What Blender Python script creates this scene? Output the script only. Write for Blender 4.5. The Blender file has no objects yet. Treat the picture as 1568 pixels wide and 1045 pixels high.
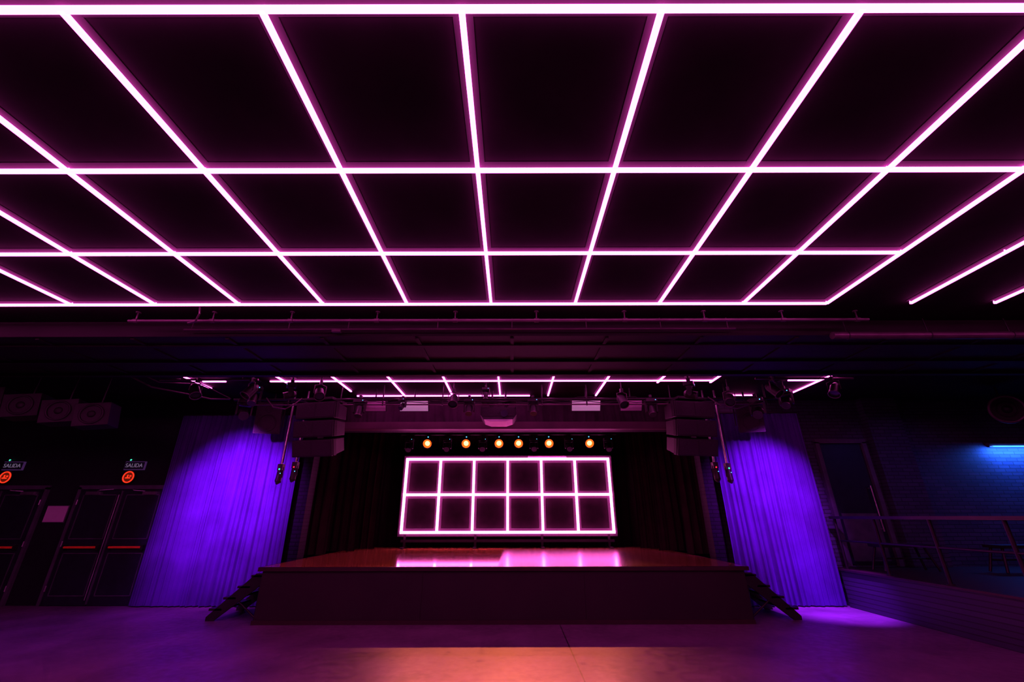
import bpy, math, random
from mathutils import Vector, Matrix, Euler
random.seed(4)
sc = bpy.context.scene
sc.view_settings.view_transform = 'Standard'
sc.view_settings.look = 'None'

# ---------------------------------------------------------------- materials
def pm(name, col, rough=0.6, metal=0.0, emit=None, es=0.0, var=0.25, scale=6.0, bump=0.0, spec=0.5):
    m = bpy.data.materials.new(name); m.use_nodes = True
    nt = m.node_tree; b = nt.nodes['Principled BSDF']
    b.inputs['Roughness'].default_value = rough
    b.inputs['Metallic'].default_value = metal
    b.inputs['Specular IOR Level'].default_value = spec
    tc = nt.nodes.new('ShaderNodeTexCoord')
    no = nt.nodes.new('ShaderNodeTexNoise'); no.inputs['Scale'].default_value = scale
    no.inputs['Detail'].default_value = 5
    nt.links.new(tc.outputs['Object'], no.inputs['Vector'])
    cr = nt.nodes.new('ShaderNodeValToRGB')
    cr.color_ramp.elements[0].position = 0.3; cr.color_ramp.elements[1].position = 0.7
    cr.color_ramp.elements[0].color = tuple(c*(1-var) for c in col)+(1,)
    cr.color_ramp.elements[1].color = tuple(min(1, c*(1+var)) for c in col)+(1,)
    nt.links.new(no.outputs['Fac'], cr.inputs['Fac'])
    nt.links.new(cr.outputs['Color'], b.inputs['Base Color'])
    if bump > 0:
        bp = nt.nodes.new('ShaderNodeBump'); bp.inputs['Strength'].default_value = bump
        bp.inputs['Distance'].default_value = 0.02
        nt.links.new(no.outputs['Fac'], bp.inputs['Height'])
        nt.links.new(bp.outputs['Normal'], b.inputs['Normal'])
    if emit:
        b.inputs['Emission Color'].default_value = tuple(emit)+(1,)
        b.inputs['Emission Strength'].default_value = es
    return m

def brick_mat(name, c1, c2, mortar, axis='x'):
    m = pm(name, c1, 0.6)
    nt = m.node_tree; b = nt.nodes['Principled BSDF']
    tc = nt.nodes.new('ShaderNodeTexCoord'); sp = nt.nodes.new('ShaderNodeSeparateXYZ')
    cb = nt.nodes.new('ShaderNodeCombineXYZ'); br = nt.nodes.new('ShaderNodeTexBrick')
    nt.links.new(tc.outputs['Object'], sp.inputs[0])
    nt.links.new(sp.outputs['X' if axis == 'x' else 'Y'], cb.inputs['X'])
    nt.links.new(sp.outputs['Z'], cb.inputs['Y'])
    nt.links.new(cb.outputs[0], br.inputs['Vector'])
    br.inputs['Scale'].default_value = 1.0
    br.inputs['Brick Width'].default_value = 0.24; br.inputs['Row Height'].default_value = 0.075
    br.inputs['Mortar Size'].default_value = 0.008
    br.inputs['Color1'].default_value = c1+(1,); br.inputs['Color2'].default_value = c2+(1,)
    br.inputs['Mortar'].default_value = mortar+(1,)
    nt.links.new(br.outputs['Color'], b.inputs['Base Color'])
    bp = nt.nodes.new('ShaderNodeBump'); bp.inputs['Strength'].default_value = 0.8
    bp.inputs['Distance'].default_value = 0.01; bp.invert = True
    nt.links.new(br.outputs['Fac'], bp.inputs['Height']); nt.links.new(bp.outputs['Normal'], b.inputs['Normal'])
    return m

M = {}
M['tube'] = pm('led_tube_core', (.8,.7,.8), .4, emit=(1.0,.085,.60), es=11.0)
M['halo'] = pm('tube_halo_strip', (.045,.034,.045), .85, var=.05, spec=.05)  # strip added behind each tube to make a halo around it
M['scr'] = pm('stage_tube_core', (.8,.7,.8), .4, emit=(1.0,.10,.56), es=14)
M['scrhalo'] = pm('stage_tube_halo_strip', (.06,.05,.06), .85, var=.05, spec=.05)  # added strip behind the screen tubes, forms the glow beside them
M['ceil'] = pm('ceiling_black', (.014,.006,.012), .9, scale=3, bump=.15, spec=.1)
M['soffit'] = pm('soffit_black', (.011,.004,.008), .7, scale=2, spec=.3)
M['wallblack'] = pm('wall_black_paint', (.008,.008,.014), .7, scale=2, bump=.1, spec=.25)
M['backdrop'] = pm('backdrop_black_velvet', (.012,.005,.007), .95, scale=2, spec=.1)
M['panel'] = pm('screen_panel_black', (.016,.007,.012), .85, scale=5, spec=.1)
M['leg'] = pm('black_drape', (.026,.012,.014), .9, scale=3, spec=.1)
M['curtain'] = pm('violet_curtain', (.065,.014,.20), .8, scale=1.6, var=.25, spec=.06)
M['valance'] = pm('valance_cloth', (.05,.025,.045), .85, scale=3, spec=.1)
M['dark'] = pm('black_steel', (.018,.013,.018), .45, metal=.3)
M['pipe'] = pm('painted_pipe', (.12,.07,.10), .4, metal=.4)
M['alu'] = pm('aluminium', (.5,.5,.52), .3, metal=.9)
M['spk'] = pm('speaker_cabinet', (.022,.013,.022), .55)
M['spkdark'] = pm('speaker_cabinet_black', (.006,.004,.006), .6)
M['grille'] = pm('speaker_grille', (.028,.018,.028), .6, scale=80, bump=.4)
M['grilledark'] = pm('speaker_cone_black', (.013,.009,.013), .6)
M['door'] = pm('door_paint_black', (.012,.017,.024), .35)
M['frame'] = pm('door_frame', (.07,.07,.09), .5)
M['red'] = pm('red_bar', (.75,.03,.02), .4, emit=(1,.03,.02), es=.05)
M['redglow'] = pm('red_sign_glow', (.8,.05,.02), .4, emit=(1,.04,.012), es=1.1)
M['redcen'] = pm('red_sign_centre', (.15,.01,.008), .5, emit=(1,.1,.02), es=.06)
M['signface'] = pm('sign_green_dark', (.02,.04,.05), .5)
M['signframe'] = pm('sign_frame', (.15,.12,.2), .5, emit=(.5,.2,1), es=.05)
M['signtext'] = pm('sign_text', (.7,.7,.7), .5, emit=(.6,.7,1), es=.12)
M['ledg'] = pm('led_green', (0,.6,.3), .4, emit=(.05,1,.5), es=1.5)
M['ledc'] = pm('led_cyan', (0,.6,.8), .4, emit=(.1,.5,1), es=2)
M['ledr'] = pm('led_red', (.8,0,.05), .4, emit=(1,.03,.08), es=1)
M['paper'] = pm('paper', (.6,.5,.58), .8, var=.05)
M['white'] = pm('white_casing', (.75,.62,.75), .5, var=.08)
M['flood'] = pm('flood_diffuser', (.8,.68,.8), .5, var=.05, emit=(.9,.42,.85), es=.25)
M['lamp'] = pm('warm_lens', (1,.8,.5), .4, emit=(1,.36,.09), es=7)
M['lampring'] = pm('warm_glow_ring', (.8,.4,.1), .35, emit=(1,.14,.012), es=1.2)  # emission stands in for the orange glow around the lens
M['lens'] = pm('dark_lens', (.05,.05,.08), .08)
M['beam'] = pm('proscenium_beam', (.08,.03,.05), .55, scale=2)
M['stagefront'] = pm('stage_fascia_black', (.012,.005,.006), .6, scale=1.5, var=.35)
M['stageedge'] = pm('stage_nosing', (.03,.012,.012), .4)
M['brickr'] = brick_mat('dark_brick', (.05,.05,.09), (.03,.03,.06), (.012,.012,.02))
M['bricks'] = brick_mat('dark_brick_side', (.03,.03,.06), (.02,.02,.04), (.01,.01,.015), 'y')
M['bricko'] = brick_mat('pilaster_brick', (.009,.004,.016), (.006,.003,.011), (.002,.0015,.004))
M['bricko'].node_tree.nodes['Principled BSDF'].inputs['Specular IOR Level'].default_value=.1
M['cyan'] = pm('blue_strip', (.2,.6,.9), .4, emit=(.05,.20,1), es=1.6)

def floor_mat():
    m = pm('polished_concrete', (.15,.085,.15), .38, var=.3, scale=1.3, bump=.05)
    nt = m.node_tree; b = nt.nodes['Principled BSDF']
    src = b.inputs['Base Color'].links[0].from_socket
    tc = nt.nodes.new('ShaderNodeTexCoord')
    n2 = nt.nodes.new('ShaderNodeTexNoise'); n2.inputs['Scale'].default_value = 9; n2.inputs['Detail'].default_value = 8
    nt.links.new(tc.outputs['Object'], n2.inputs['Vector'])
    mr = nt.nodes.new('ShaderNodeMapRange'); mr.inputs[1].default_value=.3; mr.inputs[2].default_value=.7
    mr.inputs[3].default_value=.30; mr.inputs[4].default_value=.50
    nt.links.new(n2.outputs['Fac'], mr.inputs[0]); nt.links.new(mr.outputs[0], b.inputs['Roughness'])
    sp = nt.nodes.new('ShaderNodeSeparateXYZ'); nt.links.new(tc.outputs['Object'], sp.inputs[0])
    def joint(sock, pos, w):
        a = nt.nodes.new('ShaderNodeMath'); a.operation='SUBTRACT'; a.inputs[1].default_value=pos
        nt.links.new(sock, a.inputs[0])
        c = nt.nodes.new('ShaderNodeMath'); c.operation='ABSOLUTE'; nt.links.new(a.outputs[0], c.inputs[0])
        d = nt.nodes.new('ShaderNodeMath'); d.operation='LESS_THAN'; d.inputs[1].default_value=w
        nt.links.new(c.outputs[0], d.inputs[0]); return d.outputs[0]
    j = joint(sp.outputs['X'], .755, .008)
    mx = nt.nodes.new('ShaderNodeMix'); mx.data_type='RGBA'
    nt.links.new(j, mx.inputs['Factor']); nt.links.new(src, mx.inputs[6]); mx.inputs[7].default_value=(.01,.006,.01,1)
    nt.links.new(mx.outputs[2], b.inputs['Base Color'])
    return m
M['floor'] = floor_mat()

def stage_mat():
    m = pm('stage_wood_boards', (.30,.10,.05), .2)
    nt = m.node_tree; b = nt.nodes['Principled BSDF']
    tc = nt.nodes.new('ShaderNodeTexCoord')
    br = nt.nodes.new('ShaderNodeTexBrick'); br.inputs['Scale'].default_value=1
    br.inputs['Brick Width'].default_value=2.4; br.inputs['Row Height'].default_value=.6
    br.inputs['Mortar Size'].default_value=.006
    br.inputs['Color1'].default_value=(.42,.20,.055,1); br.inputs['Color2'].default_value=(.30,.13,.036,1)
    br.inputs['Mortar'].default_value=(.03,.010,.007,1)
    nt.links.new(tc.outputs['Object'], br.inputs['Vector']); nt.links.new(br.outputs['Color'], b.inputs['Base Color'])
    sp = nt.nodes.new('ShaderNodeSeparateXYZ'); nt.links.new(tc.outputs['Object'], sp.inputs[0])
    # left half smoother with little specular, right half rougher with full coat
    def ramp(a,c):
        mr = nt.nodes.new('ShaderNodeMapRange'); mr.inputs[1].default_value=-.26; mr.inputs[2].default_value=-.18
        mr.inputs[3].default_value=a; mr.inputs[4].default_value=c
        nt.links.new(sp.outputs['X'], mr.inputs[0]); return mr.outputs[0]
    n2 = nt.nodes.new('ShaderNodeTexNoise'); n2.inputs['Scale'].default_value=4; n2.inputs['Detail'].default_value=6
    nt.links.new(tc.outputs['Object'], n2.inputs['Vector'])
    ad = nt.nodes.new('ShaderNodeMath'); ad.operation='MULTIPLY_ADD'; ad.inputs[1].default_value=.02
    nt.links.new(n2.outputs['Fac'], ad.inputs[0]); nt.links.new(ramp(.07,.22), ad.inputs[2])
    nt.links.new(ad.outputs[0], b.inputs['Roughness'])
    nt.links.new(ramp(.10,1.0), b.inputs['Specular IOR Level'])
    nt.links.new(ramp(0,1.0), b.inputs['Coat Weight'])
    b.inputs['Coat Roughness'].default_value=.20; b.inputs['Coat IOR'].default_value=2.2
    return m
M['stage'] = stage_mat()

# ---------------------------------------------------------------- mesh builder
class MB:
    def __init__(s, T=None): s.v=[]; s.f=[]; s.m=[]; s.mats=[]; s.sm=[]; s.T=T or Matrix()
    def mi(s, k):
        if k not in s.mats: s.mats.append(k)
        return s.mats.index(k)
    def add(s, vs, fs, k, smooth=False):
        o=len(s.v); s.v += [s.T@Vector(p) for p in vs]; i=s.mi(k)
        for f in fs: s.f.append([o+a for a in f]); s.m.append(i); s.sm.append(smooth)
    def box(s, c, d, k, rot=(0,0,0), taper=1.0):
        R = Euler([math.radians(a) for a in rot]).to_matrix(); c=Vector(c); vs=[]
        for z in (-1,1):
            for y in (-1,1):
                for x in (-1,1):
                    t = taper if z<0 else 1
                    vs.append(c+R@Vector((x*d[0]/2*t,y*d[1]/2,z*d[2]/2)))
        s.add(vs,[(0,2,3,1),(4,5,7,6),(0,1,5,4),(2,6,7,3),(0,4,6,2),(1,3,7,5)],k)
    def cyl(s, a, b, r, k, r2=None, n=16, cap=True, kcap=None):
        a=Vector(a); b=Vector(b); r2 = r if r2 is None else r2
        q=(b-a).to_track_quat('Z','Y').to_matrix()
        vs=[a+q@Vector((r*math.cos(t),r*math.sin(t),0)) for t in [2*math.pi*i/n for i in range(n)]]
        vs+=[b+q@Vector((r2*math.cos(t),r2*math.sin(t),0)) for t in [2*math.pi*i/n for i in range(n)]]
        s.add(vs,[(i,(i+1)%n,n+(i+1)%n,n+i) for i in range(n)],k,True)
        if cap:
            s.add(vs[:n],[tuple(range(n))[::-1]],k); s.add(vs[n:],[tuple(range(n))],kcap or k)
    def ring(s, c, axis, R, r, k, n=32, m=10):
        c=Vector(c); q=Vector(axis).to_track_quat('Z','Y').to_matrix(); vs=[]
        for i in range(n):
            t=2*math.pi*i/n
            for j in range(m):
                u=2*math.pi*j/m
                vs.append(c+q@Vector(((R+r*math.cos(u))*math.cos(t),(R+r*math.cos(u))*math.sin(t),r*math.sin(u))))
        s.add(vs,[(i*m+j,((i+1)%n)*m+j,((i+1)%n)*m+(j+1)%m,i*m+(j+1)%m) for i in range(n) for j in range(m)],k,True)
    def ell(s, c, r, k, rot=(0,0,0), n=20, m=12):
        R = Euler([math.radians(a) for a in rot]).to_matrix(); c=Vector(c); vs=[]
        for j in range(m+1):
            p=math.pi*j/m
            for i in range(n):
                t=2*math.pi*i/n
                vs.append(c+R@Vector((r[0]*math.sin(p)*math.cos(t),r[1]*math.sin(p)*math.sin(t),r[2]*math.cos(p))))
        s.add(vs,[(j*n+i,(j+1)*n+i,(j+1)*n+(i+1)%n,j*n+(i+1)%n) for j in range(m) for i in range(n)],k,True)
    def prism(s, pts, a, b, k, plane='xz'):
        def P(u,v,w): return {'xz':(u,w,v),'yz':(w,u,v),'xy':(u,v,w)}[plane]
        n=len(pts); vs=[P(u,v,a) for u,v in pts]+[P(u,v,b) for u,v in pts]
        s.add(vs,[tuple(range(n))[::-1],tuple(range(n,2*n))]+[(i,(i+1)%n,n+(i+1)%n,n+i) for i in range(n)],k)
    def path(s, pts, r, k, n=10):
        for a,b in zip(pts[:-1],pts[1:]): s.cyl(a,b,r,k,n=n)
        for p in pts[1:-1]: s.ell(p,(r,r,r),k,n=n,m=6)
    def build(s, name, bevel=0):
        me=bpy.data.meshes.new(name); me.from_pydata([tuple(p) for p in s.v],[],s.f)
        for k in s.mats: me.materials.append(M[k])
        for p,i,sm in zip(me.polygons,s.m,s.sm): p.material_index=i; p.use_smooth=sm
        me.update()
        import bmesh
        bm=bmesh.new(); bm.from_mesh(me); bmesh.ops.recalc_face_normals(bm,faces=bm.faces); bm.to_mesh(me); bm.free()
        o=bpy.data.objects.new(name,me); bpy.context.collection.objects.link(o)
        if bevel:
            b=o.modifiers.new('bevel','BEVEL'); b.width=bevel; b.segments=2; b.limit_method='ANGLE'
        return o

def slab(name, lo, hi, k, bevel=0):
    b=MB(); b.box([(a+c)/2 for a,c in zip(lo,hi)],[c-a for a,c in zip(lo,hi)],k); return b.build(name,bevel)

# ---------------------------------------------------------------- shell
CZ=4.09
slab('floor',(-13,-5,-.1),(12.5,13.6,0),'floor')
slab('ceiling',(-13,-5,CZ),(12.5,13.6,CZ+.15),'ceil')
slab('wall_left',(-13.2,-5,0),(-13,13.6,CZ),'wallblack')
slab('wall_right',(12.5,-5,0),(12.7,13.6,CZ),'bricks')
slab('wall_rear',(-13,-5.2,0),(12.5,-5,CZ),'wallblack')
slab('wall_stage_left',(-13,9.68,0),(-4.62,9.88,CZ),'wallblack')
slab('wall_stage_right',(4.38,9.68,0),(12.5,9.88,CZ),'brickr')
slab('wall_stage_back',(-13,13.4,0),(12.5,13.6,CZ),'wallblack')
slab('trim_pilaster_left',(-4.62,9.6,0),(-4.36,9.9,CZ),'bricko')
slab('trim_pilaster_right',(4.12,9.6,0),(4.38,9.9,CZ),'bricko')
slab('wall_header',(-4.36,9.66,3.40),(4.12,9.86,CZ),'wallblack')
slab('trim_proscenium_beam',(-4.36,9.44,3.40),(4.12,9.66,3.56),'beam',.01)
slab('ceiling_soffit',(-13,5.3,3.87),(12.5,6.95,CZ),'soffit')
b=MB()
b.box((-.25,5.62,3.855),(25.4,.08,.03),'soffit'); b.box((-.25,6.3,3.85),(25.4,.12,.04),'soffit'); b.box((-.25,6.9,3.845),(25.4,.1,.05),'soffit')
for i in range(-9,10): b.box((i*1.3,6.1,3.86),(.05,1.5,.02),'soffit')
b.build('trim_soffit_battens')

# ---------------------------------------------------------------- led grid
def xi(i): return -.26+1.048*i
zt=4.055; RW=.11
def lx(b,x0,x1,y,z):
    b.box(((x0+x1)/2,y,z),(x1-x0,.033,.022),'tube'); b.box(((x0+x1)/2,y,CZ-.002),(x1-x0,RW,.004),'halo')
def ly(b,x,y0,y1,z):
    b.box((x,(y0+y1)/2,z),(.033,y1-y0,.022),'tube'); b.box((x,(y0+y1)/2,CZ-.0025),(RW,y1-y0,.004),'halo')
def grid(rows, i0, i1, irow):
    b=MB()
    for r in rows: lx(b, xi(i0)-.01, irow(r), r, zt)
    for i in range(i0,i1+1):
        ly(b, xi(i), rows[0], rows[-1], zt)
        for r in rows: b.cyl((xi(i),r,zt+.009),(xi(i),r,CZ-.003),.006,'tube',n=6)
    b.build('led_tube_grid')
grid([1.385,2.505,3.615,4.72], -9, 8, lambda r: xi(4) if r>3 else xi(8))
grid([-3.9,-2.8,-1.7,-.6,.35], -9, 8, lambda r: xi(8))  # unseen grid behind the camera, added only for its light
b=MB()
lx(b,xi(-4)-.28,xi(4),7.97,zt); lx(b,xi(-3),xi(.62),9.07,zt); lx(b,xi(5.4),xi(6),7.97,zt); lx(b,4.75,5.3,9.07,zt)
lx(b,-6.05,-5.6,7.97,zt)
for i,y1 in ((-4,8.05),(-3,8.7),(-2,9.07),(-1,9.07),(0,9.07),(1,9.07),(2,9.07),(3,8.1),(4,8.1),(6,8.95)): ly(b,xi(i),7.2,y1,zt)
ly(b,-6.2,7.5,8.45,zt)
for i in (-4,-3,-2,-1,0,1,2,3,4,6): b.cyl((xi(i),7.8,zt+.009),(xi(i),7.8,CZ-.003),.006,'dark',n=6)
b.build('led_tube_grid')

# ---------------------------------------------------------------- ceiling pipes
b=MB()
b.cyl((-4.99,5.0,3.965),(4.64,5.0,3.965),.020,'pipe')
for x in (-4.9,-3.9,-2.88,-1.76,-.74,.32,1.47,2.51,3.53,4.5):
    b.cyl((x,5.0,3.965),(x,5.0,CZ),.010,'pipe',n=8); b.cyl((x-.03,5,3.965),(x+.03,5,3.965),.028,'pipe')
    b.cyl((x,5,CZ-.012),(x,5,CZ),.03,'pipe')
b.path([(-4.0,4.86,CZ),(-3.98,4.86,4.0),(-4.06,4.93,3.93),(-4.18,4.97,3.92),(-4.1,5.02,3.975)],.012,'pipe')
b.build('sprinkler_pipe')
b=MB()
b.cyl((-4.4,5.2,3.93),(3.0,5.2,3.93),.014,'pipe')
for x in (-4.3,-3.0,-2.2,-1,0,1,2,2.9):
    b.cyl((x,5.2,3.93),(x,5.2,CZ),.007,'pipe',n=8)
b.box((-2.35,5.2,3.91),(.12,.05,.05),'pipe')
b.build('electrical_conduit',.003)
b=MB()
b.cyl((4.3,5.24,3.84),(9,5.24,3.84),.05,'pipe',n=24)
for x in (4.5,5.6,6.7,7.8): 
    b.cyl((x,5.24,3.84),(x,5.24,CZ),.008,'dark',n=8); b.ring((x,5.24,3.84),(1,0,0),.052,.006,'dark')
b.build('ventilation_duct')

# ---------------------------------------------------------------- stage
b=MB()
b.box((-.15,10.55,.805),(8.14,5.1,.04),'stage')
b.box((-.15,8.01,.795),(8.18,.05,.06),'stageedge')
for s in(-4.23,3.93): b.box((s,10.5,.795),(.03,5.0,.06),'stageedge')
for i in range(3):
    w=8.06/3; b.box((-.15-4.03+w*(i+.5),8.06,.385),(w-.004,.04,.76),'stagefront')
b.box((-.15,10.5,.385),(8.0,4.9,.765),'stagefront')
b.box((-.15,8.03,.03),(8.1,.03,.06),'stageedge')
b.build('stage_platform')

def stairs(name, xs, sgn):
    b=MB()
    n=4
    for k in range(n):
        z=.66-.165*k; x=xs+sgn*(.12+.2*k)
        b.box((x,8.75,z),(.22,.9,.035),'dark')
    for y in (8.32,9.18):
        b.prism([(xs,.70),(xs+sgn*.15,.70),(xs+sgn*.85,.06),(xs+sgn*.85,0),(xs+sgn*.72,0),(xs,.55)],y-.02,y+.02,'dark')
        b.cyl((xs+sgn*.04,y,0),(xs+sgn*.04,y,.6),.02,'dark'); b.cyl((xs+sgn*.05,y,.05),(xs+sgn*.42,y,.32),.015,'dark')
    b.build(name,.003)
stairs('stage_steps',-4.27,-1); stairs('stage_steps',3.97,1)

# ---------------------------------------------------------------- tube screen
b=MB(); x0,x1,z0,z1=-2.99,2.73,1.21,3.12; Y=12.5
cw=(x1-x0)/6
b.box(((x0+x1)/2,Y+.10,(z0+z1)/2),(x1-x0+.24,.04,z1-z0+.22),'panel')
for k in range(3):
    z=z0+(z1-z0)*k/2
    b.box(((x0+x1)/2,Y,z),(x1-x0+.066,.05,.066),'scr'); b.box(((x0+x1)/2,Y+.076,z),(x1-x0+.22,.006,.20),'scrhalo')
for k in range(7):
    x=x0+cw*k
    b.box((x,Y,(z0+z1)/2),(.066,.05,z1-z0),'scr'); b.box((x,Y+.074,(z0+z1)/2),(.20,.006,z1-z0),'scrhalo')
    for z in (z0,(z0+z1)/2,z1): b.cyl((x,Y,z),(x,Y+.08,z),.012,'dark',n=8)
b.box(((x0+x1)/2,Y+.06,1.0),(x1-x0,.1,.06),'dark')
for x in (-2.9,-1.0,.8,2.6): b.box((x,Y+.1,1.0),(.06,.06,.33),'dark'); b.box((x,Y,.842),(.08,.5,.03),'dark')
b.box((1.0,Y+.02,3.19),(1.1,.05,.04),'white')
b.build('led_tube_screen')

# ---------------------------------------------------------------- curtains
def curtain(name, p0, p1, z0, z1, amp, pitch, k, seed=0, rows=10):
    rnd=random.Random(seed); p0=Vector(p0); p1=Vector(p1); L=(p1-p0).length; d=(p1-p0)/L; nrm=Vector((-d.y,d.x))
    n=int(L/pitch*12)+1; ph=[rnd.uniform(0,6.28) for _ in range(6)]
    vs=[];fs=[]
    for j in range(rows+1):
        h=j/rows
        for i in range(n+1):
            u=L*i/n; w=2*math.pi*u/pitch
            a=math.sin(w+.9*math.sin(w*.13+ph[0])+.25*math.sin(h*3+ph[1]+u))
            a=a*(.65+.35*math.sin(u*2.1+ph[2])) + .45*math.sin(w*.37+ph[3]) + .2*math.sin(w*2.3+ph[4]+h*1.5)
            q=p0+d*(u+.012*math.sin(h*4+u*3))+nrm*(amp*a*(1-.25*h))
            vs.append((q.x,q.y,z0+(z1-z0)*h))
    for j in range(rows):
        for i in range(n):
            o=j*(n+1)+i; fs.append((o,o+1,o+n+2,o+n+1))
    b=MB(); b.add(vs,fs,k,True)
    b.cyl((p0.x,p0.y,z1+.02),(p1.x,p1.y,z1+.02),.018,'dark')
    return b.build(name)
curtain('side_curtain',(-7.42,9.50),(-4.60,9.48),.02,3.72,.036,.12,'curtain',1)
curtain('side_curtain',(4.38,9.42),(6.36,9.38),.02,3.72,.036,.12,'curtain',2)
curtain('curtain_valance',(-4.3,9.5),(4.05,9.5),3.565,3.98,.03,.22,'valance',3,4)
curtain('backdrop_curtain',(-4.9,13.15),(4.7,13.15),.83,3.98,.05,.25,'backdrop',4,4)
for y,x in ((10.3,3.95),(11.3,3.65),(12.1,3.42)):
    curtain('leg_curtain',(-x-1.3-.13,y),(-x-.13,y+.05),.84,3.98,.05,.2,'leg',int(y*3),6)
    curtain('leg_curtain',(x-.13,y+.05),(x+1.2-.13,y),.84,3.98,.05,.2,'leg',int(y*3)+1,6)

# ---------------------------------------------------------------- stage lamp bar
LY=12.15
b=MB(); b.cyl((-3.15,LY,3.76),(2.95,LY,3.76),.025,'dark'); b.cyl((-3.15,LY,3.94),(2.95,LY,3.94),.02,'dark')
n=20
for i in range(n):
    xa=-3.15+6.1*i/n; xb=-3.15+6.1*(i+1)/n
    b.cyl((xa,LY,3.76 if i%2 else 3.94),(xb,LY,3.94 if i%2 else 3.76),.01,'dark',n=8)
for x in (-2.6,-.1,2.4): b.cyl((x,LY,3.94),(x,LY,CZ),.012,'dark')
b.build('lighting_truss')
lampx=[-2.37,-1.29,-.37,.18,1.03,2.16]
for x in lampx:
    b=MB()
    tz=3.485; a=Vector((x,LY-.12,tz)); dr=Vector((0,-.86,-.35)).normalized()
    b.cyl(a-dr*.28,a-dr*.22,.06,'dark',.10); b.cyl(a-dr*.22,a,.10,'dark',.125,cap=False,n=24)
    b.cyl(a-dr*.05,a-dr*.04,.066,'lamp',n=24); b.cyl(a-dr*.035,a-dr*.01,.112,'lampring',.120,cap=False,n=24)
    b.ring(a-dr*.035,dr,.09,.024,'lampring',n=24)
    b.ring(a,dr,.125,.008,'dark',n=24)
    for s in (-1,1):
        b.path([a-dr*.1+Vector((s*.12,0,0)),Vector((x+s*.12,LY,tz+.18)),Vector((x,LY,tz+.22))],.008,'dark',8)
    b.cyl((x,LY,tz+.2),(x,LY,3.735),.014,'dark'); b.box((x,LY,3.715),(.06,.07,.04),'dark')
    b.ell((x,LY-.05,3.68),(.016,.016,.016),'ledc')
    b.build('stage_lamp')
def moving_head(x,y,zt,tilt=0,pan=0,s=1.0,led='ledc',drop=False):
    T=Matrix.Translation((x,y,zt))@Matrix.Rotation(math.radians(pan),4,'Z')@Matrix.Scale(s,4)
    b=MB(T)
    b.cyl((0,0,0),(0,0,-.08),.02,'dark'); b.box((0,0,0),(.07,.09,.07),'dark')
    b.box((0,0,-.12),(.30,.24,.09),'dark'); b.ell((.1,-.122,-.12),(.012,.006,.012),led)
    b.cyl((0,0,-.16),(0,0,-.19),.09,'dark'); b.box((0,0,-.2),(.30,.12,.03),'dark')
    for q in (-1,1): b.prism([(-.06,-.2),(.06,-.2),(.045,-.42),(0,-.45),(-.045,-.42)],q*.14-.015,q*.14+.015,'dark','yz')
    d=Vector((0,-math.sin(math.radians(tilt)),-math.cos(math.radians(tilt)))); c=Vector((0,0,-.38))
    b.cyl(c-d*.10,c+d*.14,.10,'dark',.095,n=24); b.cyl(c-d*.15,c-d*.10,.06,'dark',.10,n=24)
    b.cyl(c+d*.14,c+d*.16,.098,'pipe',.098,n=24,kcap='lens')
    if drop:
        b.T=Matrix(); b.cyl((x,y,zt),(x,y,CZ),.016,'dark'); b.box((x,y,CZ-.01),(.1,.1,.02),'dark')
    b.build('moving_head_light')
for x,t in ((-2.9,40),(-1.83,50),(-.83,50),(.61,50),(1.6,50),(2.7,40)):
    moving_head(x,LY,3.705,t,0,.78)

# ---------------------------------------------------------------- front rigging pipe with fixtures
b=MB(); b.cyl((-5.6,8.35,3.79),(5.4,8.35,3.79),.024,'dark')
b.cyl((-5.2,8.35,3.68),(5.0,8.35,3.68),.014,'pipe')
for x in (-5.3,-4.5,-2.6,-1.4,.6,1.5,4.3,5.1): b.cyl((x,8.35,3.66),(x,8.35,CZ),.014,'dark')
b.path([(-5.0+.25*i,8.33,3.76-.05*abs(math.sin(i*1.1))) for i in range(40)],.008,'dark',6)
b.build('rigging_pipe')
for x0_,sg in ((-5.55,-1),(5.35,1)):
    b=MB()
    b.cyl((x0_-.9,7.45,3.93),(x0_+.9,7.45,3.93),.018,'pipe'); b.cyl((x0_-.5,7.45,3.93),(x0_-.5,7.45,CZ),.01,'dark'); b.cyl((x0_+.6,7.45,3.93),(x0_+.6,7.45,CZ),.01,'dark')
    b.build('lighting_bar')
for pts,r in (([(-5.65,8.3,3.79),(-5.9,8.1,3.74),(-6.3,7.9,3.80),(-6.7,7.6,3.84),(-7.2,7.4,CZ)],.014),
    ([(-5.65,8.33,3.80),(-6.0,7.9,3.98),(-6.5,7.5,3.90),(-6.9,7.2,CZ)],.010),
    ([(3.9,8.25,3.8),(4.1,8.2,3.62),(4.4,8.2,3.55),(4.7,8.22,3.64),(5.0,8.28,3.8)],.012),
    ([(-4.9,8.25,3.8),(-4.7,8.2,3.6),(-4.45,8.2,3.56),(-4.3,8.22,3.66),(-4.2,8.28,3.8)],.012)):
    b=MB(); b.path(pts,r,'pipe',8); b.build('power_cable')
for x,y,z,t,p,s,dp in ((-5.35,8.35,3.85,60,40,.9,0),(-3.05,8.35,3.84,20,0,.75,0),(-.86,8.35,3.84,30,0,.7,0),(.42,8.35,3.84,30,0,.7,0),
        (2.78,8.35,3.84,30,0,.75,0),(4.9,8.35,3.85,60,-40,.9,0),(-5.0,8.0,4.02,30,20,.8,1),(-2.2,8.35,3.84,45,-20,.5,0),(5.35,8.1,3.95,50,-50,.8,1),
        (3.35,7.75,4.0,70,60,.75,1),(-4.2,7.8,4.0,70,-60,.7,1),(-.52,8.15,4.0,10,0,.5,1)):
    moving_head(x,y,z,t,p,s,drop=bool(dp))
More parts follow.
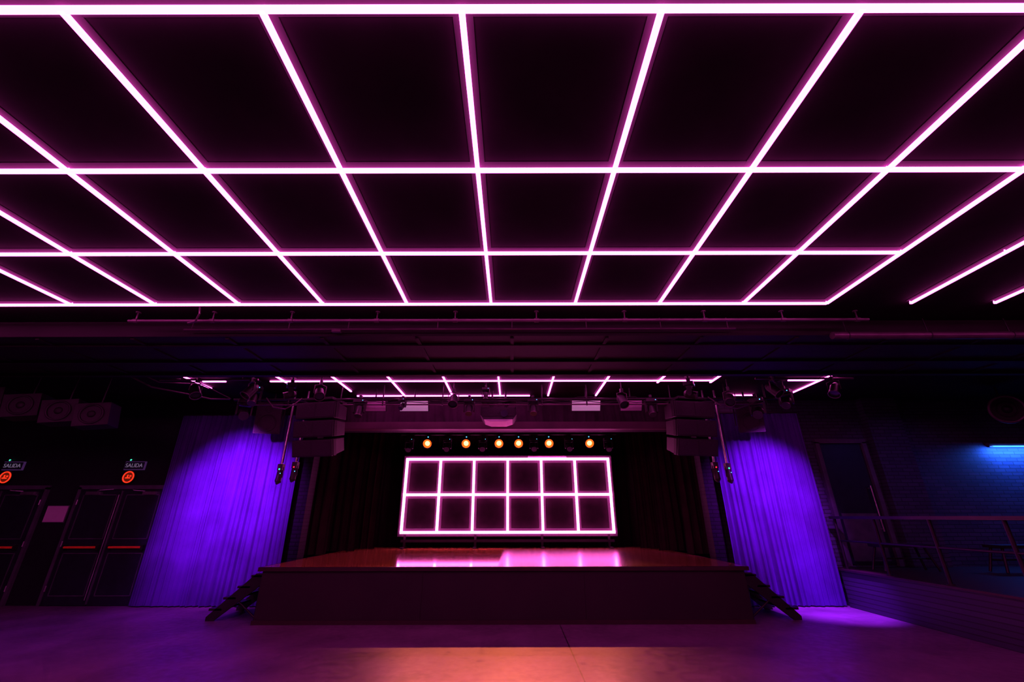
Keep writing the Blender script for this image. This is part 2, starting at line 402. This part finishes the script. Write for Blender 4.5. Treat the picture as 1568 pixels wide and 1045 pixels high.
def par_can(x,y,z,tilt,pan,s=1.0):
    b=MB(Matrix.Translation((x,y,z))@Matrix.Rotation(math.radians(pan),4,'Z')@Matrix.Scale(s,4))
    d=Vector((0,-math.cos(math.radians(tilt)),-math.sin(math.radians(tilt)))); c=Vector((0,0,-.22))
    b.cyl(c-d*.16,c-d*.1,.05,'dark',.08,n=20); b.cyl(c-d*.1,c+d*.12,.08,'dark',.088,cap=False,n=20); b.cyl(c+d*.07,c+d*.08,.08,'lens',n=20)
    b.ring(c+d*.12,d,.09,.008,'pipe',n=20)
    for q in (-1,1): b.path([c+Vector((q*.1,0,0)),Vector((q*.1,0,-.07)),Vector((0,0,-.04))],.008,'pipe',8)
    b.box((0,0,-.01),(.05,.07,.08),'dark')
    b.T=Matrix(); b.cyl((x,y,z),(x,y,CZ),.012,'dark')
    b.build('par_can_light')
for a in ((-5.75,7.45,3.93,50,60),(-4.75,7.45,3.93,55,-30),(5.85,7.45,3.93,50,-60),(4.75,7.45,3.93,50,30),(-3.6,7.7,3.95,40,30),(2.15,8.1,3.9,50,10),(-1.15,8.12,3.92,50,0),(4.2,8.0,3.9,40,-30)):
    par_can(*a)
def flood(x,w,bright):
    b=MB(Matrix.Translation((x,8.60,3.72)))
    k='flood' if bright else 'white'
    R=Euler((math.radians(-60),0,0)).to_matrix(); c=R@Vector((0,0,-.028))
    b.box((0,0,0),(w,.24,.05),'dark',(-60,0,0)); b.box(c,(w-.03,.21,.012),k,(-60,0,0))
    for s in (-1,1): b.path([(s*w/2,0,0),(s*(w/2+.01),0,.12),(s*w/4,0,.18)],.01,'dark',8)
    b.path([(-w/4,0,.18),(w/4,0,.18)],.012,'dark'); b.cyl((0,0,.18),(0,0,CZ-3.72),.014,'dark')
    b.build('flood_panel_light',.004)
flood(-2.02,.61,True); flood(1.52,.61,True); flood(-2.83,.48,False); flood(2.45,.46,False)
b=MB(Matrix.Translation((-.28,8.8,3.54)))
b.prism([(-.36,.12),(.36,.12),(.37,-.02),(.30,-.12),(.16,-.16),(-.16,-.16),(-.30,-.12),(-.37,-.02)],-.28,.28,'spk')
b.box((0,-.285,.02),(.66,.02,.16),'grille'); 
b.prism([(-.29,-.125),(.29,-.125),(.16,-.17),(-.16,-.17)],-.30,.25,'white')
b.cyl((.12,-.28,-.02),(.12,-.36,-.02),.06,'dark',.07,n=24,kcap='lens')
b.box((0,0,.14),(.3,.3,.04),'dark')
for s in (-1,1): b.cyl((s*.14,0,.14),(s*.14,0,CZ-3.54),.02,'dark')
for s in (-1,1): b.cyl((s*.12,0,.14),(s*.25,0,.30),.01,'dark')
b.box((0,0,.29),(.74,.3,.02),'dark')
for s in (-1,1): b.cyl((s*.36,0,.29),(s*.36,0,.10),.01,'dark')
b.build('video_projector',.006)

# ---------------------------------------------------------------- line arrays
def array(xc, sgn):
    b=MB(Matrix.Translation((xc,8.3,0))@Matrix.Rotation(math.radians(-12*sgn),4,'Z'))
    z=3.68
    b.box((0,0,3.73),(.62,.5,.05),'dark')
    for q in (-.22,.22): b.cyl((q,.15,3.73),(q,.15,CZ),.012,'dark')
    for k in range(3):
        a=4+6*k; zz=z-.165-.325*k; yy=.02*k*k
        R=Euler((math.radians(a),0,0)).to_matrix(); c=Vector((0,yy,zz))
        vs=[]
        for y,hw,hh in ((-.28,.42,.155),(.30,.30,.125)):
            for x,zq in ((-hw,-hh),(hw,-hh),(hw,hh),(-hw,hh)): vs.append(c+R@Vector((x,y,zq)))
        b.add(vs,[(0,1,2,3),(7,6,5,4),(0,4,5,1),(1,5,6,2),(2,6,7,3),(3,7,4,0)],'spk')
        b.box(c+R@Vector((0,-.287,0)),(.80,.015,.27),'grille',(a,0,0))
        b.box(c+R@Vector((0,-.296,0)),(.03,.012,.27),'spk',(a,0,0))
        for q in (-1,1):
            b.box(c+R@Vector((q*.425,-.2,0)),(.015,.09,.30),'dark',(a,0,0))
            b.cyl(c+R@Vector((q*.2,-.285,0)),c+R@Vector((q*.2,-.298,0)),.10,'grille',n=24)
    b.build('line_array_speaker',.006)
array(-3.72,1); array(3.45,-1)
def small_spk(x,y,z,yaw,name='hanging_speaker',s=1):
    b=MB(Matrix.Translation((x,y,z))@Matrix.Rotation(math.radians(yaw),4,'Z')@Matrix.Rotation(math.radians(10),4,'X')@Matrix.Scale(s,4))
    b.prism([(-.24,-.22),(.24,-.22),(.17,.2),(-.17,.2)],-.32,.32,'spk','xy')
    b.box((0,-.225,0),(.44,.015,.6),'grille')
    b.ring((0,-.235,-.1),(0,1,0),.17,.014,'spk'); b.ell((0,-.225,-.1),(.15,.02,.15),'grille')
    b.ring((0,-.235,.19),(0,1,0),.07,.01,'spk')
    for q in (-1,1): b.box((q*.25,0,.1),(.015,.06,.55),'dark')
    b.box((0,0,.38),(.51,.06,.015),'dark')
    b.T=Matrix.Translation((x,y,0)); b.cyl((0,0,z+.34),(0,0,CZ),.02,'dark')
    b.build(name,.006)
small_spk(-5.15,9.0,3.55,15); small_spk(5.0,8.95,3.55,-15)

def boom(x,y,z,led):
    b=MB(Matrix.Translation((x,y,0)))
    b.cyl((0,0,z+.25),(0,0,CZ),.022,'alu'); b.box((0,0,3.86),(.08,.1,.08),'dark')
    b.box((0,0,z+.22),(.10,.10,.12),'dark'); b.cyl((0,0,z+.16),(0,-.02,z-.05),.045,'dark',.06,n=20)
    b.cyl((0,-.02,z-.05),(0,-.05,z-.10),.06,'dark',.02,n=20)
    b.ell((0,-.055,z+.18),(.016,.010,.016),led); b.ell((.03,-.05,z+.10),(.009,.008,.009),'ledc')
    for q in (-1,1): b.cyl((q*.05,0,z+.22),(q*.06,0,z+.02),.008,'dark',n=8)
    b.cyl((.04,-.03,z+.3),(.03,-.02,3.8),.008,'dark',n=6)
    b.build('lighting_boom')
boom(-4.62,8.8,2.30,'ledg'); boom(-4.34,8.8,2.34,'ledr'); boom(4.05,8.8,2.32,'ledr'); boom(4.30,8.8,2.30,'ledg')

# ---------------------------------------------------------------- left doors, signs
def double_door(xc):
    b=MB(); y=9.655
    b.box((xc,y-.01,2.20),(1.94,.06,.08),'frame')
    for q in (-1,1): b.box((xc+q*.94,y-.01,1.1),(.06,.06,2.2),'frame')
    for q in (-1,1):
        c=xc+q*.455
        b.box((c,y-.01,1.08),(.89,.045,2.14),'door')
        for zc,h in ((.55,.75),(1.62,.85)):
            b.box((c,y-.037,zc+h/2),(.7,.012,.015),'frame'); b.box((c,y-.037,zc-h/2+.0),(.7,.012,.015),'frame')
            for e in (-1,1): b.box((c+e*.35,y-.037,zc),(.015,.012,h),'frame')
        b.cyl((c-.32,y-.10,1.04),(c+.32,y-.10,1.04),.02,'red')
        for e in (-1,1): b.box((c+e*.34,y-.06,1.04),(.06,.09,.09),'dark')
        b.box((c+q*.15,y-.06,2.08),(.28,.05,.06),'alu'); b.path([(c+q*.05,y-.08,2.12),(c-q*.1,y-.2,2.13),(c-q*.25,y-.05,2.16)],.008,'alu',8)
        for hz in (.3,1.1,1.9): b.cyl((xc+q*.905,y-.04,hz-.05),(xc+q*.905,y-.04,hz+.05),.012,'alu',n=10)
    b.box((xc,y-.04,1.08),(.03,.02,2.1),'frame'); b.cyl((xc-.05,y-.05,.1),(xc-.05,y-.05,2.05),.01,'alu',n=8)
    return b
d1=double_door(-8.33).build('door_1'); d2=double_door(-10.93).build('door_2')
def sign(x):
    b=MB(); b.box((x,9.66,2.65),(.44,.038,.18),'signframe'); b.box((x,9.635,2.65),(.41,.015,.15),'signface')
    b.ell((x-.12,9.64,2.77),(.018,.015,.018),'ledg'); b.box((x-.12,9.65,2.755),(.06,.03,.03),'frame')
    o=b.build('exit_sign')
    c=bpy.data.curves.new('lettering','FONT'); c.body='SALIDA'; c.size=.115; c.align_x='CENTER'; c.align_y='CENTER'; c.extrude=.002
    c.materials.append(M['signtext'])
    t=bpy.data.objects.new('lettering',c); bpy.context.collection.objects.link(t)
    t.location=(x,9.622,2.65); t.rotation_euler=(math.radians(90),0,0); t.parent=o
    b=MB(); b.cyl((x-.04,9.678,2.41),(x-.04,9.62,2.41),.135,'dark',n=32); b.ring((x-.04,9.615,2.41),(0,1,0),.11,.013,'redglow')
    b.cyl((x-.04,9.625,2.41),(x-.04,9.615,2.41),.09,'redcen',n=32)
    b.box((x-.04,9.605,2.39),(.10,.01,.022),'redglow'); b.box((x-.05,9.605,2.42),(.022,.01,.07),'redglow'); b.box((x+.01,9.605,2.43),(.03,.01,.03),'redglow')
    b.build('fire_alarm_sign')
sign(-8.28); sign(-10.95)
b=MB(); b.box((-9.63,9.67,1.67),(.46,.018,.34),'frame'); b.box((-9.63,9.655,1.67),(.43,.01,.31),'paper'); b.build('wall_notice')

b=MB()
for k,(x,z,y) in enumerate(((-9.3,3.52,7.4),(-8.65,3.42,7.45),(-8.0,3.33,7.5),(-7.45,3.28,7.55))):
    b.T=Matrix.Translation((x,y,z))@Matrix.Rotation(math.radians(20),4,'Z')@Matrix.Rotation(math.radians(-8),4,'Y')
    b.box((0,0,0),(.50,.4,.40),'spkdark'); b.ring((0,-.21,0),(0,1,0),.16,.018,'grilledark'); b.cyl((0,-.2,0),(0,-.14,0),.155,'grilledark',.05,cap=False); b.ell((0,-.2,0),(.06,.03,.06),'spkdark')
    b.T=Matrix(); b.cyl((x,y,z+.18),(x,y,CZ),.012,'dark')
b.build('speaker_cluster',.01)

# ---------------------------------------------------------------- right platform
b=MB(); b.box((9.43,7.22,.31),(6.06,4.3,.62),'brickr'); b.box((9.43,7.22,.635),(6.10,4.34,.03),'stageedge')
b.box((9.43,9.52,.31),(5.9,.28,.62),'brickr'); b.box((9.43,9.52,.635),(5.9,.28,.03),'stageedge')
b.build('side_platform')
b=MB()
yy=[5.15,6.1,7.2,8.3,9.3]
b.box((6.5,7.2,1.57),(.14,4.3,.05),'dark')
b.cyl((6.5,5.15,1.15),(6.5,9.3,1.15),.018,'dark')
for y in yy: b.cyl((6.5,y,.65),(6.5,y,1.56),.026,'dark'); b.cyl((6.5,y,.65),(6.5,y,.665),.05,'dark')
b.build('guard_rail')
def bench(x,y):
    b=MB(Matrix.Translation((x,y,.661)))
    b.box((0,0,.42),(.9,.35,.05),'dark')
    for q in (-1,1):
        b.cyl((q*.38,-.1,.4),(q*.5,-.15,0),.022,'dark'); b.cyl((q*.38,.1,.4),(q*.5,.15,0),.022,'dark'); b.cyl((q*.44,-.12,.2),(q*.44,.12,.2),.015,'dark')
    b.cyl((-.44,0,.2),(.44,0,.2),.015,'dark')
    b.build('bench')
bench(7.3,8.9); bench(9.2,8.6)
b=MB()
b.box((7.3,9.665,1.9),(1.0,.02,2.4),'door')
for q in (-1,1): b.box((7.3+q*.52,9.63,1.89),(.09,.08,2.46),'frame')
b.box((7.3,9.63,3.14),(1.13,.08,.09),'frame'); b.cyl((7.66,9.58,1.3),(7.66,9.58,2.2),.014,'alu')
for z in (1.35,2.15): b.cyl((7.66,9.58,z),(7.66,9.66,z),.012,'alu')
b.box((7.3,9.65,1.2),(.75,.015,.9),'frame'); b.build('door_3')
slab('trim_brick_pier',(7.98,9.5,.655),(8.75,9.68,CZ),'brickr')
b=MB(); b.box((11.2,9.64,3.06),(1.2,.08,.06),'frame'); b.box((11.2,9.60,3.022),(1.15,.07,.02),'cyan')
b.box((10.65,9.65,3.06),(.05,.06,.1),'frame'); b.build('wall_strip_light')
b=MB(); c=Vector((10.05,8.5,3.60)); ax=Vector((-.5,-.85,-.15)).normalized()
b.ring(c,ax,.26,.028,'pipe',48); b.cyl(c-ax*.25,c-ax*.01,.2,'spkdark',.26,n=32); b.ring(c+ax*.01,ax,.15,.012,'spkdark')
b.ell(c,(.08,.08,.08),'spkdark'); b.cyl(c-ax*.12,(c-ax*.12).xy.to_3d()+Vector((0,0,CZ)),.018,'dark')
b.build('round_loudspeaker')

# ---------------------------------------------------------------- lights
def spot(name,loc,tgt,col,W,ang,blend=.8,size=.05):
    l=bpy.data.lights.new(name,'SPOT'); l.color=col; l.energy=W; l.spot_size=math.radians(ang); l.spot_blend=blend; l.shadow_soft_size=size
    o=bpy.data.objects.new(name,l); bpy.context.collection.objects.link(o); o.location=loc
    o.rotation_euler=(Vector(tgt)-Vector(loc)).to_track_quat('-Z','Y').to_euler(); return o
for x in lampx:
    spot('stage_lamp_beam',(x,LY-.2,3.45),(x*.35+.2,6.2,0),(1,.18,.07),320,42,1,.04)
V=(.50,.03,1.0)
spot('violet_wash',(-5.5,6.9,3.4),(-5.8,9.5,2.0),V,2300,60,1)
spot('violet_wash',(5.2,6.9,3.4),(5.3,9.4,1.95),V,2000,56,1)
spot('violet_wash',(-6.0,8.0,3.3),(-6.2,9.3,.5),V,260,55,1)
spot('violet_wash',(5.7,8.4,3.7),(5.75,8.85,0),(.34,.02,1),3600,36,1)
spot('violet_wash',(-6.5,6.9,3.7),(-6.8,7.2,0),(.30,.02,1),130,95,1)
l=bpy.data.lights.new('blue_strip_glow','AREA'); l.shape='RECTANGLE'; l.size=1.1; l.size_y=.05; l.color=(.02,.13,1); l.energy=60
o=bpy.data.objects.new('blue_strip_glow',l); bpy.context.collection.objects.link(o); o.location=(11.2,9.48,2.98); o.rotation_euler=(math.radians(35),0,0)
spot('blue_wash',(9.0,6.5,3.8),(8.6,9.7,1.2),(.10,.10,1),45,80,1)

w=bpy.data.worlds.new('world'); sc.world=w; w.use_nodes=True
w.node_tree.nodes['Background'].inputs[0].default_value=(0.002,0,0.003,1); w.node_tree.nodes['Background'].inputs[1].default_value=.2

# ---------------------------------------------------------------- camera
cd=bpy.data.cameras.new('camera'); cd.sensor_width=36; cd.lens=14.92; cd.clip_start=.05
co=bpy.data.objects.new('camera',cd); bpy.context.collection.objects.link(co)
co.location=(0,0,1.6)
co.rotation_euler=(Matrix.Rotation(math.radians(112.5),4,'X')@Matrix.Rotation(math.radians(-.12),4,'Z')).to_euler()
sc.camera=co
